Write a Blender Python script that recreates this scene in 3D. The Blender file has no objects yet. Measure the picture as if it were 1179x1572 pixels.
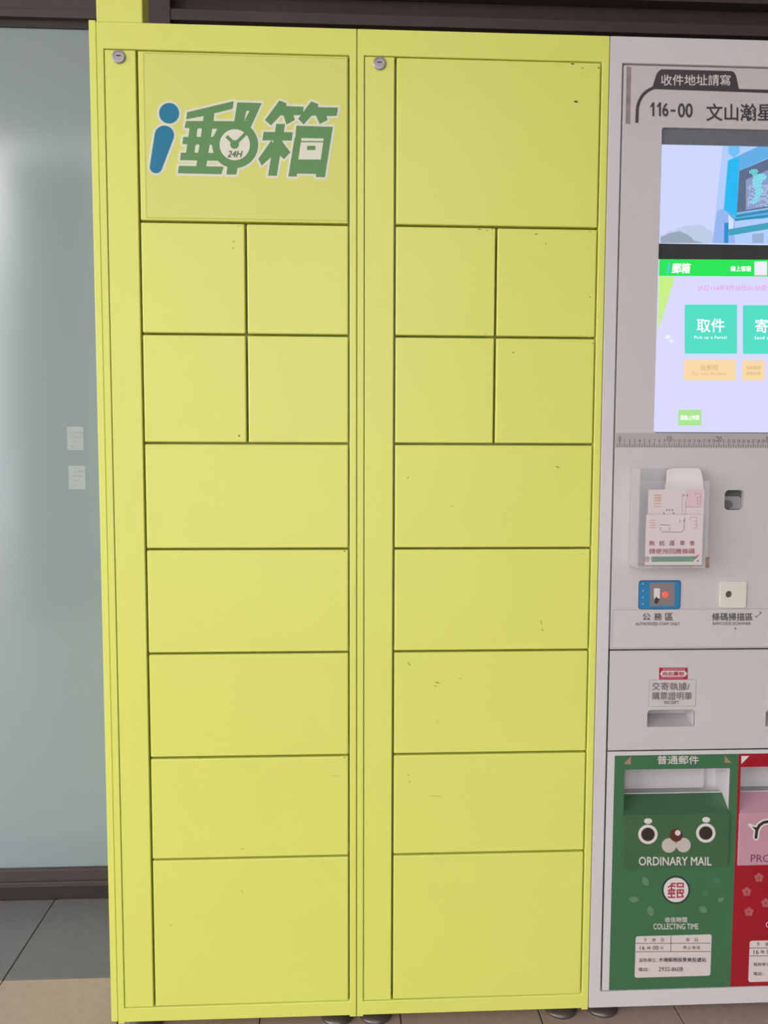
import bpy, bmesh, math, random
from mathutils import Vector, Matrix
from mathutils.geometry import delaunay_2d_cdt

random.seed(7)
scene = bpy.context.scene
COL = scene.collection

# ------------------------------------------------------------------ camera
CAM = Vector((0.45796, -1.58797, 1.20149))
YAW, PIT, ROL, FPX = 0.0485770, 0.0740568, -0.0029689, 1250.0
_w = Vector((math.sin(YAW) * math.cos(PIT), math.cos(YAW) * math.cos(PIT), -math.sin(PIT)))
_r0 = Vector((math.cos(YAW), -math.sin(YAW), 0))
_d0 = _w.cross(_r0)
_r = math.cos(ROL) * _r0 + math.sin(ROL) * _d0
_d = -math.sin(ROL) * _r0 + math.cos(ROL) * _d0
cd = bpy.data.cameras.new('camera')
cam = bpy.data.objects.new('camera', cd)
COL.objects.link(cam)
M = Matrix((_r, -_d, -_w)).transposed().to_4x4()
M.translation = CAM
cam.matrix_world = M
cd.sensor_fit = 'VERTICAL'
cd.sensor_height = 24.0
cd.lens = FPX / 1572.0 * 24.0
cd.clip_start = 0.05
scene.camera = cam

# ------------------------------------------------------------------ world, light, exposure
scene.view_settings.view_transform = 'Standard'
scene.view_settings.look = 'None'
scene.view_settings.gamma = 1.0
scene.view_settings.use_curve_mapping = False
scene.view_settings.exposure = 0.0
world = bpy.data.worlds.new('overcast_sky')
scene.world = world
world.use_nodes = True
wn = world.node_tree.nodes
wn['Background'].inputs[0].default_value = (0.93, 0.96, 1.0, 1)
wn['Background'].inputs[1].default_value = 2.1
sd = bpy.data.lights.new('veiled_sun', 'SUN')
sd.energy = 2.6
sd.angle = math.radians(60)
sd.color = (1.0, 0.98, 0.94)
sun = bpy.data.objects.new('veiled_sun', sd)
COL.objects.link(sun)
sun.rotation_euler = (math.radians(68), 0, math.radians(-52))


def at(u, v, Y=0.0):
    """point of the vertical plane y=Y that shows at pixel (u, v)"""
    D = _w * FPX + _r * (u - 589.5) + _d * (v - 786.0)
    t = (Y - CAM.y) / D.y
    return CAM + D * t


def xz(u, v, Y=0.0):
    p = at(u, v, Y)
    return (p.x, p.z)


def pxbox(u0, v0, u1, v1, Y=0.0):
    um, vm = (u0 + u1) / 2, (v0 + v1) / 2
    return (at(u0, vm, Y).x, at(um, v1, Y).z, at(u1, vm, Y).x, at(um, v0, Y).z)   # x0 z0 x1 z1


# ------------------------------------------------------------------ materials
def lin(c):
    return tuple(((x / 255) / 12.92 if x / 255 <= 0.04045 else ((x / 255 + 0.055) / 1.055) ** 2.4) for x in c)


MATS = {}


def mat(name, rgb, rough=0.5, metal=0.0, var=0.04, scale=30.0, bump=0.0, bscale=300.0, ior=1.5):
    if name in MATS:
        return MATS[name]
    m = bpy.data.materials.new(name)
    m.use_nodes = True
    nt = m.node_tree
    b = nt.nodes['Principled BSDF']
    c = lin(rgb)
    tc = nt.nodes.new('ShaderNodeTexCoord')
    nz = nt.nodes.new('ShaderNodeTexNoise')
    nz.inputs['Scale'].default_value = scale
    nz.inputs['Detail'].default_value = 4
    nt.links.new(tc.outputs['Object'], nz.inputs['Vector'])
    rp = nt.nodes.new('ShaderNodeValToRGB')
    rp.color_ramp.elements[0].position = 0.3
    rp.color_ramp.elements[1].position = 0.7
    rp.color_ramp.elements[0].color = tuple(max(0, x * (1 - var)) for x in c) + (1,)
    rp.color_ramp.elements[1].color = tuple(min(1, x * (1 + var)) for x in c) + (1,)
    nt.links.new(nz.outputs['Fac'], rp.inputs['Fac'])
    nt.links.new(rp.outputs['Color'], b.inputs['Base Color'])
    b.inputs['Roughness'].default_value = rough
    b.inputs['Metallic'].default_value = metal
    b.inputs['IOR'].default_value = ior
    if bump:
        n2 = nt.nodes.new('ShaderNodeTexNoise')
        n2.inputs['Scale'].default_value = bscale
        nt.links.new(tc.outputs['Object'], n2.inputs['Vector'])
        bp = nt.nodes.new('ShaderNodeBump')
        bp.inputs['Strength'].default_value = bump
        bp.inputs['Distance'].default_value = 0.001
        nt.links.new(n2.outputs['Fac'], bp.inputs['Height'])
        nt.links.new(bp.outputs['Normal'], b.inputs['Normal'])
    MATS[name] = m
    return m


def emit(name, rgb, strength=1.0):
    if name in MATS:
        return MATS[name]
    m = bpy.data.materials.new(name)
    m.use_nodes = True
    nt = m.node_tree
    b = nt.nodes['Principled BSDF']
    b.inputs['Base Color'].default_value = (0.01, 0.01, 0.01, 1)
    b.inputs['Roughness'].default_value = 0.25
    b.inputs['Emission Color'].default_value = lin(rgb) + (1,)
    b.inputs['Emission Strength'].default_value = strength
    MATS[name] = m
    return m


def acrylic(name, clear=0.86):
    m = bpy.data.materials.new(name)
    m.use_nodes = True
    nt = m.node_tree
    nt.nodes.remove(nt.nodes['Principled BSDF'])
    out = nt.nodes['Material Output']
    tr = nt.nodes.new('ShaderNodeBsdfTransparent')
    tr.inputs[0].default_value = (0.97, 0.97, 0.98, 1)
    df = nt.nodes.new('ShaderNodeBsdfPrincipled')
    df.inputs['Base Color'].default_value = (0.93, 0.89, 0.90, 1)
    df.inputs['Roughness'].default_value = 0.08
    nz = nt.nodes.new('ShaderNodeTexNoise')
    nz.inputs['Scale'].default_value = 60
    mr = nt.nodes.new('ShaderNodeMapRange')
    mr.inputs['To Min'].default_value = 1 - clear - 0.03
    mr.inputs['To Max'].default_value = 1 - clear + 0.03
    nt.links.new(nz.outputs['Fac'], mr.inputs['Value'])
    mx = nt.nodes.new('ShaderNodeMixShader')
    nt.links.new(mr.outputs['Result'], mx.inputs['Fac'])
    nt.links.new(tr.outputs[0], mx.inputs[1])
    nt.links.new(df.outputs[0], mx.inputs[2])
    nt.links.new(mx.outputs[0], out.inputs['Surface'])
    return m


YEL = mat('yellow_enamel', (226, 230, 114), 0.30, var=0.012, scale=6, bump=0.03, bscale=500)
KIO = mat('warm_white_enamel', (212, 207, 210), 0.42, var=0.015, scale=8, bump=0.03, bscale=500)
KPAN = mat('grey_white_enamel', (203, 197, 199), 0.4, var=0.02, scale=5, bump=0.03, bscale=500)
BROWN = mat('brown_metal', (72, 60, 59), 0.45, var=0.06, scale=15)
BROWND = mat('dark_brown_metal', (48, 38, 38), 0.5, var=0.1, scale=15)
STEEL = mat('chrome_steel', (172, 164, 168), 0.35, 0.6, var=0.05)
BLACK = mat('black_plastic', (28, 26, 28), 0.45)
DARKMET = mat('dark_steel', (112, 104, 100), 0.32, 0.6, var=0.15, scale=40)
GREEN = mat('green_print', (62, 112, 76), 0.4, var=0.04, scale=10)
GREEN2 = mat('dark_green_enamel', (66, 104, 72), 0.3, var=0.05, scale=10)
GLEAF = mat('leaf_print', (100, 138, 106), 0.45)
RED = mat('red_print', (160, 18, 38), 0.4, var=0.06, scale=10)
PINK = mat('pink_enamel', (196, 148, 164), 0.4, var=0.03, scale=10)
FLOW = mat('flower_print', (178, 92, 98), 0.45)
WHITE = mat('white_print', (222, 214, 212), 0.5, var=0.02)
PAPER = mat('white_paper', (232, 224, 223), 0.7, var=0.02)
CREAM = mat('cream_plastic', (222, 217, 206), 0.4, var=0.02)
INK = mat('dark_ink', (62, 56, 58), 0.6)
INKG = mat('grey_ink', (105, 98, 98), 0.6)
INKR = mat('crimson_ink', (170, 40, 66), 0.6)
INKP = mat('pink_ink', (205, 140, 150), 0.6)
TAN = mat('tan_print', (170, 130, 110), 0.5)


# ------------------------------------------------------------------ builders
def link(name, me, m, parent=None):
    o = bpy.data.objects.new(name, me)
    COL.objects.link(o)
    if m is not None and not me.materials:
        me.materials.append(m)
    if parent is not None:
        o.parent = parent
        o.matrix_parent_inverse = Matrix.Translation(-parent.location)
    return o


def thing(name, label, cat, loc=(0, 0, 0), group=None):
    o = bpy.data.objects.new(name, None)
    o.empty_display_size = 0.05
    COL.objects.link(o)
    o.location = loc
    return tag(o, label, cat, group)


def tag(o, label, cat, group=None):
    o['label'] = label
    o['category'] = cat
    if group:
        o['group'] = group
    return o


def struct(o):
    o['kind'] = 'structure'
    return o


def bmesh_box(x0, x1, y0, y1, z0, z1, bevel=0.0, seg=2):
    bm = bmesh.new()
    bmesh.ops.create_cube(bm, size=1)
    for v in bm.verts:
        v.co = Vector(((x0 + x1) / 2 + v.co.x * (x1 - x0), (y0 + y1) / 2 + v.co.y * (y1 - y0), (z0 + z1) / 2 + v.co.z * (z1 - z0)))
    if bevel:
        bmesh.ops.bevel(bm, geom=list(bm.edges), offset=bevel, segments=seg, affect='EDGES', profile=0.5)
    return bm


def finish(bm, name, smooth=False):
    me = bpy.data.meshes.new(name)
    bm.to_mesh(me)
    bm.free()
    if smooth:
        for p in me.polygons:
            p.use_smooth = True
    return me


def box(name, x0, x1, y0, y1, z0, z1, m, parent=None, bevel=0.0):
    return link(name, finish(bmesh_box(x0, x1, y0, y1, z0, z1, bevel), name), m, parent)


def lathe_bm(prof, n=28, axis='Z', center=(0, 0, 0)):
    """prof: (radius, height) list"""
    bm = bmesh.new()
    rings = []
    for r, h in prof:
        ring = []
        for i in range(n):
            a = 2 * math.pi * i / n
            if axis == 'Z':
                p = (r * math.cos(a), r * math.sin(a), h)
            else:            # axis Y, pointing to -Y
                p = (r * math.cos(a), -h, r * math.sin(a))
            ring.append(bm.verts.new((p[0] + center[0], p[1] + center[1], p[2] + center[2])))
        rings.append(ring)
    for a, b in zip(rings, rings[1:]):
        for i in range(n):
            bm.faces.new((a[i], a[(i + 1) % n], b[(i + 1) % n], b[i]))
    bm.faces.new(rings[0][::-1])
    bm.faces.new(rings[-1])
    bmesh.ops.recalc_face_normals(bm, faces=bm.faces)
    return bm


def plate(name, loops, y, thick, m, parent=None, bevel=0.0):
    """flat plate in the x-z plane with holes; its front face lies at y, its back at y+thick"""
    cu = bpy.data.curves.new(name, 'CURVE')
    cu.dimensions = '2D'
    cu.fill_mode = 'BOTH'
    cu.extrude = thick / 2
    for lp in loops:
        s = cu.splines.new('POLY')
        s.points.add(len(lp) - 1)
        for q, (a, b) in zip(s.points, lp):
            q.co = (a, b, 0, 1)
        s.use_cyclic_u = True
    ob = bpy.data.objects.new(name, cu)
    me = bpy.data.meshes.new_from_object(ob)
    bpy.data.objects.remove(ob)
    bpy.data.curves.remove(cu)
    me.materials.clear()
    for v in me.vertices:
        a, b, c = v.co
        v.co = (a, y + thick / 2 - c, b)
    if bevel:
        bm = bmesh.new()
        bm.from_mesh(me)
        bmesh.ops.remove_doubles(bm, verts=bm.verts, dist=1e-5)
        bm.to_mesh(me)
        bm.free()
    o = link(name, me, m, parent)
    if bevel:
        b = o.modifiers.new('bevel', 'BEVEL')
        b.width = bevel
        b.segments = 2
        b.limit_method = 'ANGLE'
        b.angle_limit = math.radians(40)
    return o


def rrect(x0, z0, x1, z1, r, n=5):
    pts = []
    for cx, cz, a0 in ((x1 - r, z1 - r, 0), (x0 + r, z1 - r, 90), (x0 + r, z0 + r, 180), (x1 - r, z0 + r, 270)):
        for i in range(n + 1):
            a = math.radians(a0 + 90 * i / n)
            pts.append((cx + r * math.cos(a), cz + r * math.sin(a)))
    return pts


def circ(cx, cz, rx, rz=None, n=32):
    rz = rz or rx
    return [(cx + rx * math.cos(2 * math.pi * i / n), cz + rz * math.sin(2 * math.pi * i / n)) for i in range(n)]


def stroke(p, q, w):
    """rectangle around the segment p-q in px"""
    dx, dy = q[0] - p[0], q[1] - p[1]
    L = math.hypot(dx, dy) or 1
    nx, ny = -dy / L * w / 2, dx / L * w / 2
    return [(p[0] + nx, p[1] + ny), (q[0] + nx, q[1] + ny), (q[0] - nx, q[1] - ny), (p[0] - nx, p[1] - ny)]


class Print:
    """flat print on a plane: polygons given in photo px, laid on the plane y=Y"""
    def __init__(self, Y, lift=0.00025):
        self.Y, self.lift, self.items = Y, lift, []

    def add(self, pts, m, layer=1):
        self.items.append((pts, m, layer))
        return self

    def build(self, name, parent, split=False, stuff=False):
        """one object, or (split) one object for each patch of touching polygons"""
        def bb(it):
            us, vs = [p[0] for p in it[0]], [p[1] for p in it[0]]
            return min(us), min(vs), max(us), max(vs)
        groups = [list(self.items)]
        if split:
            groups = []
            for it in self.items:
                b = bb(it)
                hit = [g for g in groups if any(b[0] <= c[2] and c[0] <= b[2] and b[1] <= c[3] and c[1] <= b[3] for c in map(bb, g))]
                for g in hit:
                    groups.remove(g)
                groups.append(sum(hit, []) + [it])
        out = []
        for g in groups:
            V, F, MI, ms = [], [], [], []
            keys = []
            for it in g:
                if (it[2], it[1]) not in keys:
                    keys.append((it[2], it[1]))
            for layer, m in keys:
                if m not in ms:
                    ms.append(m)
                cv, cf = [], []
                for pts, m2, l2 in g:
                    if (l2, m2) == (layer, m):
                        q = [Vector(xz(u, v, self.Y)) for u, v in pts]
                        if sum(q[k - 1].x * q[k].y - q[k].x * q[k - 1].y for k in range(len(q))) < 0:
                            q.reverse()
                        cf.append(list(range(len(cv), len(cv) + len(q))))
                        cv += q
                rv, _, rf, _, _, of = delaunay_2d_cdt([v * 1000 for v in cv], [], cf, 0, 1e-4)
                n = len(V)
                V += [(v.x / 1000, self.Y - self.lift * layer, v.y / 1000) for v in rv]
                for f, o in zip(rf, of):
                    if o:
                        F.append([n + i for i in f])
                        MI.append(ms.index(m))
            me = bpy.data.meshes.new(name)
            me.from_pydata(V, [], F)
            for m in ms:
                me.materials.append(m)
            for p, i in zip(me.polygons, MI):
                p.material_index = i
            o = link(name, me, None, parent)
            if stuff:
                o['kind'] = 'stuff'
            out.append(o)
        return out[0]


def text_mesh(s, bold=0.0, shear=0.0, spacing=1.0):
    cu = bpy.data.curves.new('lettering', 'FONT')
    cu.body = s
    cu.offset = bold
    cu.shear = shear
    cu.space_character = spacing
    cu.resolution_u = 3
    ob = bpy.data.objects.new('lettering', cu)
    me = bpy.data.meshes.new_from_object(ob)
    bpy.data.objects.remove(ob)
    bpy.data.curves.remove(cu)
    me.materials.clear()
    return me


def lettering(items, m, Y, parent, name='lettering', lift=0.0006):
    """items: (text, u0, v0, u1, v1[, bold[, shear[, spacing]]]) fitted into photo boxes on the plane y=Y -> one flat mesh"""
    for it in items:
        s, u0, v0, u1, v1 = it[:5]
        me = text_mesh(s, 0.0, *(it[6:]))
        bold = 1.05 * (it[5] if len(it) > 5 else 0.0)
        xs = [v.co.x for v in me.vertices]
        ys = [v.co.y for v in me.vertices]
        a0, a1, b0, b1 = min(xs), max(xs), min(ys), max(ys)
        shifts = [(0, 0)]
        if bold:                       # heavier strokes: a few shifted layers of the same print
            shifts = [(bold * math.cos(k * math.pi / 3), bold * math.sin(k * math.pi / 3)) for k in range(6)]
            a0, a1, b0, b1 = a0 - bold, a1 + bold, b0 - bold, b1 + bold
        V, F = [], []
        for j, (ox, oy) in enumerate(shifts):
            n = len(V)
            for v in me.vertices:
                fu = (v.co.x + ox - a0) / max(1e-6, a1 - a0)
                fv = (v.co.y + oy - b0) / max(1e-6, b1 - b0)
                p = at(u0 + (u1 - u0) * fu, v1 + (v0 - v1) * fv, Y)
                V.append((p.x, Y - lift - 3e-5 * j, p.z))
            F += [[n + i for i in p.vertices] for p in me.polygons]
        bpy.data.meshes.remove(me)
        me = bpy.data.meshes.new(name)
        me.from_pydata(V, [], F)
        o = link(name, me, m, parent)
    return o


# ------------------------------------------------------------------ the setting
WY = 0.556                       # plane of the shop front behind the machines
# floor: base slab, then tiles
def floor_mat():
    m = mat('paving', (206, 186, 172), 0.5, var=0.06)
    nt = m.node_tree
    b = nt.nodes['Principled BSDF']
    tc = nt.nodes.new('ShaderNodeTexCoord')
    mp_ = nt.nodes.new('ShaderNodeMapping')
    mp_.inputs['Location'].default_value = (-1.1735, -0.2205, 0)
    br = nt.nodes.new('ShaderNodeTexBrick')
    br.offset = 0.0
    br.inputs['Scale'].default_value = 1.0
    br.inputs['Brick Width'].default_value = 0.2985
    br.inputs['Row Height'].default_value = 0.3
    br.inputs['Mortar Size'].default_value = 0.004
    br.inputs['Color1'].default_value = lin((206, 186, 172)) + (1,)
    br.inputs['Color2'].default_value = lin((198, 178, 164)) + (1,)
    br.inputs['Mortar'].default_value = lin((92, 82, 76)) + (1,)
    nt.links.new(tc.outputs['Object'], mp_.inputs['Vector'])
    nt.links.new(mp_.outputs['Vector'], br.inputs['Vector'])
    nt.links.new(br.outputs['Color'], b.inputs['Base Color'])
    return m


slab = struct(box('floor', -6, 6, -9, 1.2, -0.12, -0.006, floor_mat(), None))
TILE = mat('tan_tile', (190, 168, 157), 0.45, var=0.07, scale=45, bump=0.05, bscale=200)
DTILE = mat('charcoal_tile', (120, 118, 126), 0.4, var=0.06, scale=40, bump=0.05, bscale=200)
tile_me = finish(bmesh_box(-0.1478, 0.1478, -0.1485, 0.1485, -0.008, 0.0, 0.001, 1), 'tile')
tile_me.materials.append(TILE)
dt_me = finish(bmesh_box(-0.1478, 0.1478, -0.1665, 0.1665, -0.008, 0.0, 0.001, 1), 'dark_tile')
dt_me.materials.append(DTILE)
gx0 = 1.1735
for i in range(-8, 5):
    cx = gx0 + 0.2985 * i - 0.149
    o = link('dark_floor_tile', dt_me, None, slab)
    o.location = (cx, 0.388, 0)
    for j in range(10):
        o = link('floor_tile', tile_me, None, slab)
        o.location = (cx, 0.0705 - 0.3 * j, 0)

# shop front: wall core, frosted pane, rails
struct(box('wall_back', -6, 6, WY + 0.06, WY + 0.26, -0.12, 3.4, mat('dark_plaster', (92, 86, 84), 0.8, var=0.05), None))
GLASS = mat('frosted_glass', (142, 156, 163), 0.13, var=0.015, scale=1.5, ior=2.0)
win = struct(box('window_1', -1.75, -0.032, WY + 0.012, WY + 0.03, 0.078, 2.262, GLASS, None))
for nm, args in (('window_sill', (-1.8, 0.0, WY - 0.004, WY + 0.03, 0.052, 0.084, BROWN)),
                 ('sill_ledge', (-1.8, 0.0, WY - 0.012, WY + 0.03, 0.040, 0.054, BROWN)),
                 ('base_rail', (-1.8, 0.0, WY, WY + 0.05, 0.0, 0.042, BROWND)),
                 ('head_groove', (-1.8, -0.03, WY + 0.006, WY + 0.04, 2.252, 2.272, BROWND)),
                 ('head_rail', (-1.8, -0.03, WY - 0.008, WY + 0.03, 2.270, 2.2895, BROWN)),
                 ('head_board', (-1.8, -0.03, WY, WY + 0.03, 2.288, 2.42, BROWN)),
                 ('mullion', (-0.034, 0.026, WY - 0.012, WY + 0.05, 0.0, 2.42, BROWN)),
                 ('end_mullion', (-1.84, -1.74, WY - 0.012, WY + 0.05, 0.0, 2.42, BROWN))):
    box(nm, *args[:6], args[6], win, 0.0015)
tr = struct(box('trim_1', 0.026, 3.0, WY - 0.01, WY + 0.05, 2.272, 2.2985, BROWN, None, 0.0015))
struct(box('trim_2', 0.026, 3.0, WY + 0.03, WY + 0.06, 2.29, 2.36, mat('umber_metal', (62, 48, 47), 0.5, var=0.08), None))
struct(box('trim_3', 0.026, 3.0, WY - 0.01, WY + 0.05, 2.352, 2.42, BROWN, None, 0.002))
struct(box('trim_4', 0.026, 3.0, WY + 0.02, WY + 0.06, 0.0, 2.274, BROWND, None))
struct(box('wall_upper', -6, 6, WY + 0.02, WY + 0.06, 2.42, 3.4, mat('pale_plaster', (190, 186, 180), 0.8), None))
struct(box('ceiling', -6, 6, -3.4, WY + 0.26, 3.4, 3.6, mat('ceiling_paint', (214, 212, 206), 0.8), None))  # assumed and unseen, height and street edge set for the light
struct(box('wall_right', 1.64, 2.1, -6.5, WY + 0.06, -0.12, 3.4, mat('stone_wall', (92, 86, 80), 0.7, var=0.08), None))  # unseen wall added to darken the right side and its reflections
PIL = mat('pillar_stone', (84, 86, 80), 0.6, var=0.08)
struct(box('wall_pillar', -2.0, -1.38, -4.1, -3.5, -0.12, 3.35, PIL, None))  # unseen block added to give the pane its dark reflection

# ------------------------------------------------------------------ parcel lockers
ZT, Z1, Z9, Z10 = 1.991, 1.9424, 0.0799, 0.050
ROWS = [1.9424, 1.6325, 1.4237, 1.2166, 1.0113, 0.8053, 0.5958, 0.3878, 0.0799]
G = 0.0024                     # half of a door gap


def foot(parent, x, y, top=0.05):
    bm = lathe_bm([(0.0, 0), (0.034, 0), (0.036, 0.003), (0.035, 0.007), (0.024, 0.013), (0.012, 0.018), (0.0095, 0.019), (0.0095, top), (0.0, top)],
                  center=(x, y, 0))
    bmesh.ops.remove_doubles(bm, verts=bm.verts, dist=1e-6)
    return link('levelling_foot', finish(bm, 'levelling_foot', True), DARKMET, parent)


def lock(parent, u, v):
    x, z = xz(u, v)
    bm = lathe_bm([(0.0, 0.0), (0.0122, 0.0), (0.0122, 0.0022), (0.0108, 0.0034), (0.0085, 0.0036), (0.008, 0.0028), (0.0, 0.0028)], axis='Y', center=(x, 0, z), n=32)
    bmesh.ops.remove_doubles(bm, verts=bm.verts, dist=1e-6)
    o = link('cam_lock', finish(bm, 'cam_lock'), STEEL, parent)
    box('keyhole', x - 0.0042, x + 0.0042, -0.0033, -0.0027, z + 0.0002, z + 0.0022, BLACK, parent)
    return o


def locker(x0, x1, xs0, xs1, xd1, label, lockpx, xm):
    t = thing('parcel_locker', label, 'locker', ((x0 + x1) / 2, 0.25, 0), 'yellow parcel locker columns')
    t['group'] = 'yellow parcel locker columns'
    # cabinet shell behind the front frame
    box('cabinet', x0 + 0.001, x1 - 0.001, 0.030, 0.50, Z10 + 0.002, ZT - 0.001, YEL, t)
    e = 0.0007
    plate('front_frame', [[(x0 + e, Z10), (x1 - e, Z10), (x1 - e, ZT), (x0 + e, ZT)],
                          [(xs0 - 0.001, Z9 - 0.001), (xd1 + 0.0016, Z9 - 0.001), (xd1 + 0.0016, Z1 + 0.001), (xs0 - 0.001, Z1 + 0.001)]],
          0.0, 0.03, YEL, t, 0.0012)
    for a, b in ((x0 + e, xs0 - 0.001), (xd1 + 0.0016, x1 - e)):      # stiles run a little below the rail
        box('frame_stile_tab', a, b, 0.0004, 0.02, Z10 - 0.0035, Z10 + 0.004, YEL, t, 0.001)
    s = box('service_strip', xs0 + 0.0006, xs1 - 0.0024, 0.0006, 0.02, Z9 + 0.0006, Z1 - 0.0008, YEL, t, 0.0012)
    lock(s, *lockpx)
    doors = []
    for i in range(len(ROWS) - 1):
        zt, zb = ROWS[i] - G * 0.9, ROWS[i + 1] + G * 0.9
        if i == 0:
            zt = ROWS[0] - 0.0016
        if i == len(ROWS) - 2:
            zb = ROWS[i + 1] + 0.0016
        spans = [(xs1 + G * 0.8, xd1 - 0.0014)]
        if i in (1, 2):
            spans = [(xs1 + G * 0.8, xm - G * 0.9), (xm + G * 0.9, xd1 - 0.0014)]
        for a, b in spans:
            dy = random.uniform(-0.0006, 0.0006)
            d = box('locker_door', a, b, 0.0004 + dy, 0.018, zb, zt, YEL, t, 0.0022)
            doors.append(d)
    for fx in (x0 + 0.042, x1 - 0.040):
        for fy in (0.07, 0.43):
            foot(t, fx, fy, Z10 + 0.004)
    return t, doors


L1, D1 = locker(0.0, 0.4819, 0.0143, 0.0736, 0.4665, 'left yellow parcel locker column with the green and blue logo on its top door', (182.3, 87.5), 0.2713)
L2, D2 = locker(0.4819, 0.9632, 0.4963, 0.5548, 0.9475, 'right yellow parcel locker column without logo, beside the grey kiosk', (582.5, 97.5), 0.7505)
box('side_panel', -0.0138, -0.0012, 0.003, 0.50, Z10 - 0.0005, ZT + 0.004, YEL, L1, 0.0012)

# square cable duct standing on the left column
post = thing('cable_duct', 'square yellow duct rising from the top left corner of the lockers', 'duct', (0.042, 0.03, ZT))
box('duct_body', 0.0005, 0.085, 0.003, 0.053, ZT + 0.0012, 3.4, YEL, post, 0.002)

# ---- logo on the first door
LD = D1[0]
YD = LD.data.vertices[0].co.y
YD = min(v.co.y for v in LD.data.vertices)
plate('logo_sticker', [rrect(*pxbox(222, 85, 533, 337), 0.003)], YD - 0.0003, 0.0004,
      mat('yellow_film', (221, 224, 116), 0.45, var=0.01, scale=6), LD)
sx_ = pxbox(222, 85, 533, 337)
plate('sticker_edge', [rrect(*sx_, 0.003), rrect(sx_[0] + 0.0012, sx_[1] + 0.0012, sx_[2] - 0.0012, sx_[3] - 0.0012, 0.0025)], YD - 0.0006, 0.0002,
      mat('sticker_edge', (196, 197, 98), 0.5, var=0.05), LD)
LGREEN = mat('logo_green', (98, 146, 84), 0.5, var=0.02)
LBLUE = mat('logo_blue', (0, 120, 160), 0.5, var=0.03)
LWHITE = mat('logo_white', (232, 230, 212), 0.5, var=0.01)


def A(pts):
    return [(220 + x / 6.55, 145 + y / 6.55) for x, y in pts]


def B(pts):
    return [(380 + x / 7.369, 145 + y / 7.369) for x, y in pts]


green = [A(p) for p in (
    [(440, 180), (910, 68), (898, 145), (700, 194), (612, 216), (432, 250)],
    [(612, 190), (715, 186), (706, 270), (632, 725), (532, 725), (600, 270)],
    [(430, 268), (960, 270), (940, 350), (415, 338)],
    [(475, 268), (560, 268), (518, 662), (420, 662)],
    [(402, 428), (800, 428), (790, 508), (393, 500)],
    [(378, 586), (810, 590), (800, 668), (370, 662)],
    [(358, 718), (808, 727), (785, 803), (348, 793)],
    [(745, 345), (880, 335), (800, 420), (780, 640), (708, 600), (688, 506), (698, 428)],
    [(850, 700), (948, 735), (935, 806), (835, 806)],
    [(945, 80), (1190, 88), (1110, 265), (1018, 258), (1030, 190), (1040, 165), (1068, 168), (1022, 256), (1000, 300), (915, 275)],
    [(915, 262), (1112, 262), (1078, 335), (1040, 395), (980, 345), (905, 300)],
)] + [B(p) for p in (
    [(360, 70), (440, 100), (438, 133), (635, 140), (625, 235), (520, 235), (535, 290), (440, 342), (408, 240), (375, 235), (265, 352), (198, 290)],
    [(720, 80), (800, 110), (798, 145), (1025, 150), (1008, 243), (892, 245), (905, 290), (815, 335), (775, 240), (725, 240), (635, 340), (572, 278)],
    [(182, 425), (512, 428), (500, 523), (168, 520)],
    [(325, 333), (425, 335), (330, 922), (232, 920)],
    [(270, 520), (345, 640), (160, 805), (122, 730)],
    [(392, 535), (485, 655), (412, 733), (320, 650)],
    [(552, 355), (965, 368), (944, 500), (540, 492)],
    [(532, 490), (610, 490), (572, 740), (492, 740)],
    [(863, 494), (945, 494), (905, 745), (828, 740)],
    [(492, 736), (905, 738), (875, 938), (775, 935), (775, 900), (562, 895), (555, 930), (462, 928)],
)]
ring_c, = A([(920, 507)])
ring = [(ring_c[0] + 235 / 6.55 * math.cos(2 * math.pi * i / 48), ring_c[1] + 235 / 6.55 * math.sin(2 * math.pi * i / 48)) for i in range(48)]
green.append(ring)
i_dot = [(220 + (260 + 101 * math.cos(a)) / 6.55, 145 + (190 + 104 * math.sin(a)) / 6.55) for a in [2 * math.pi * k / 40 for k in range(40)]]
body = []
(c1x, c1y, r1), (c2x, c2y, r2) = (212, 412, 98), (128, 730, 63)
ang = math.atan2(c2y - c1y, c2x - c1x)
off = math.acos((r1 - r2) / math.hypot(c2x - c1x, c2y - c1y))
for k in range(21):
    a = ang + off + (2 * math.pi - 2 * off) * k / 20
    body.append((c1x + r1 * math.cos(a), c1y + r1 * math.sin(a)))
for k in range(15):
    a = ang - off + 2 * off * k / 14
    body.append((c2x + r2 * math.cos(a), c2y + r2 * math.sin(a)))
i_body = A(body)
wp = Print(YD - 0.0003, 0.00025)
MG = 3.6
for poly in green + [i_dot, i_body]:
    wp.add(poly, LWHITE, 1)
    n = len(poly)
    for k in range(n):
        p, q = poly[k], poly[(k + 1) % n]
        wp.add(stroke(p, q, 2 * MG), LWHITE, 1)
        if n < 20:
            wp.add([(p[0] + MG * math.cos(2 * math.pi * j / 12), p[1] + MG * math.sin(2 * math.pi * j / 12)) for j in range(12)], LWHITE, 1)
wp.add(B([(605, 488), (866, 490), (830, 745), (568, 742)]), LWHITE, 1)
wp.build('logo_backing', LD)
gp = Print(YD - 0.0003, 0.00025)
for poly in green:
    gp.add(poly, LGREEN, 2)
gp.add([(ring_c[0] + 153 / 6.55 * math.cos(2 * math.pi * i / 48), ring_c[1] + 156 / 6.55 * math.sin(2 * math.pi * i / 48)) for i in range(48)], LWHITE, 3)
for p in ([(545, 350), (590, 350), (580, 426), (536, 424)], [(525, 510), (566, 510), (552, 588), (516, 586)], [(692, 352), (745, 348), (705, 424), (682, 424)],
          [(668, 512), (690, 510), (706, 590), (655, 588)], [(1040, 165), (1068, 168), (1022, 256), (1030, 190)]):
    gp.add(A(p), LWHITE, 3)
gp.add(A(stroke((838, 422), (918, 500), 34)), LGREEN, 4)
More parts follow.
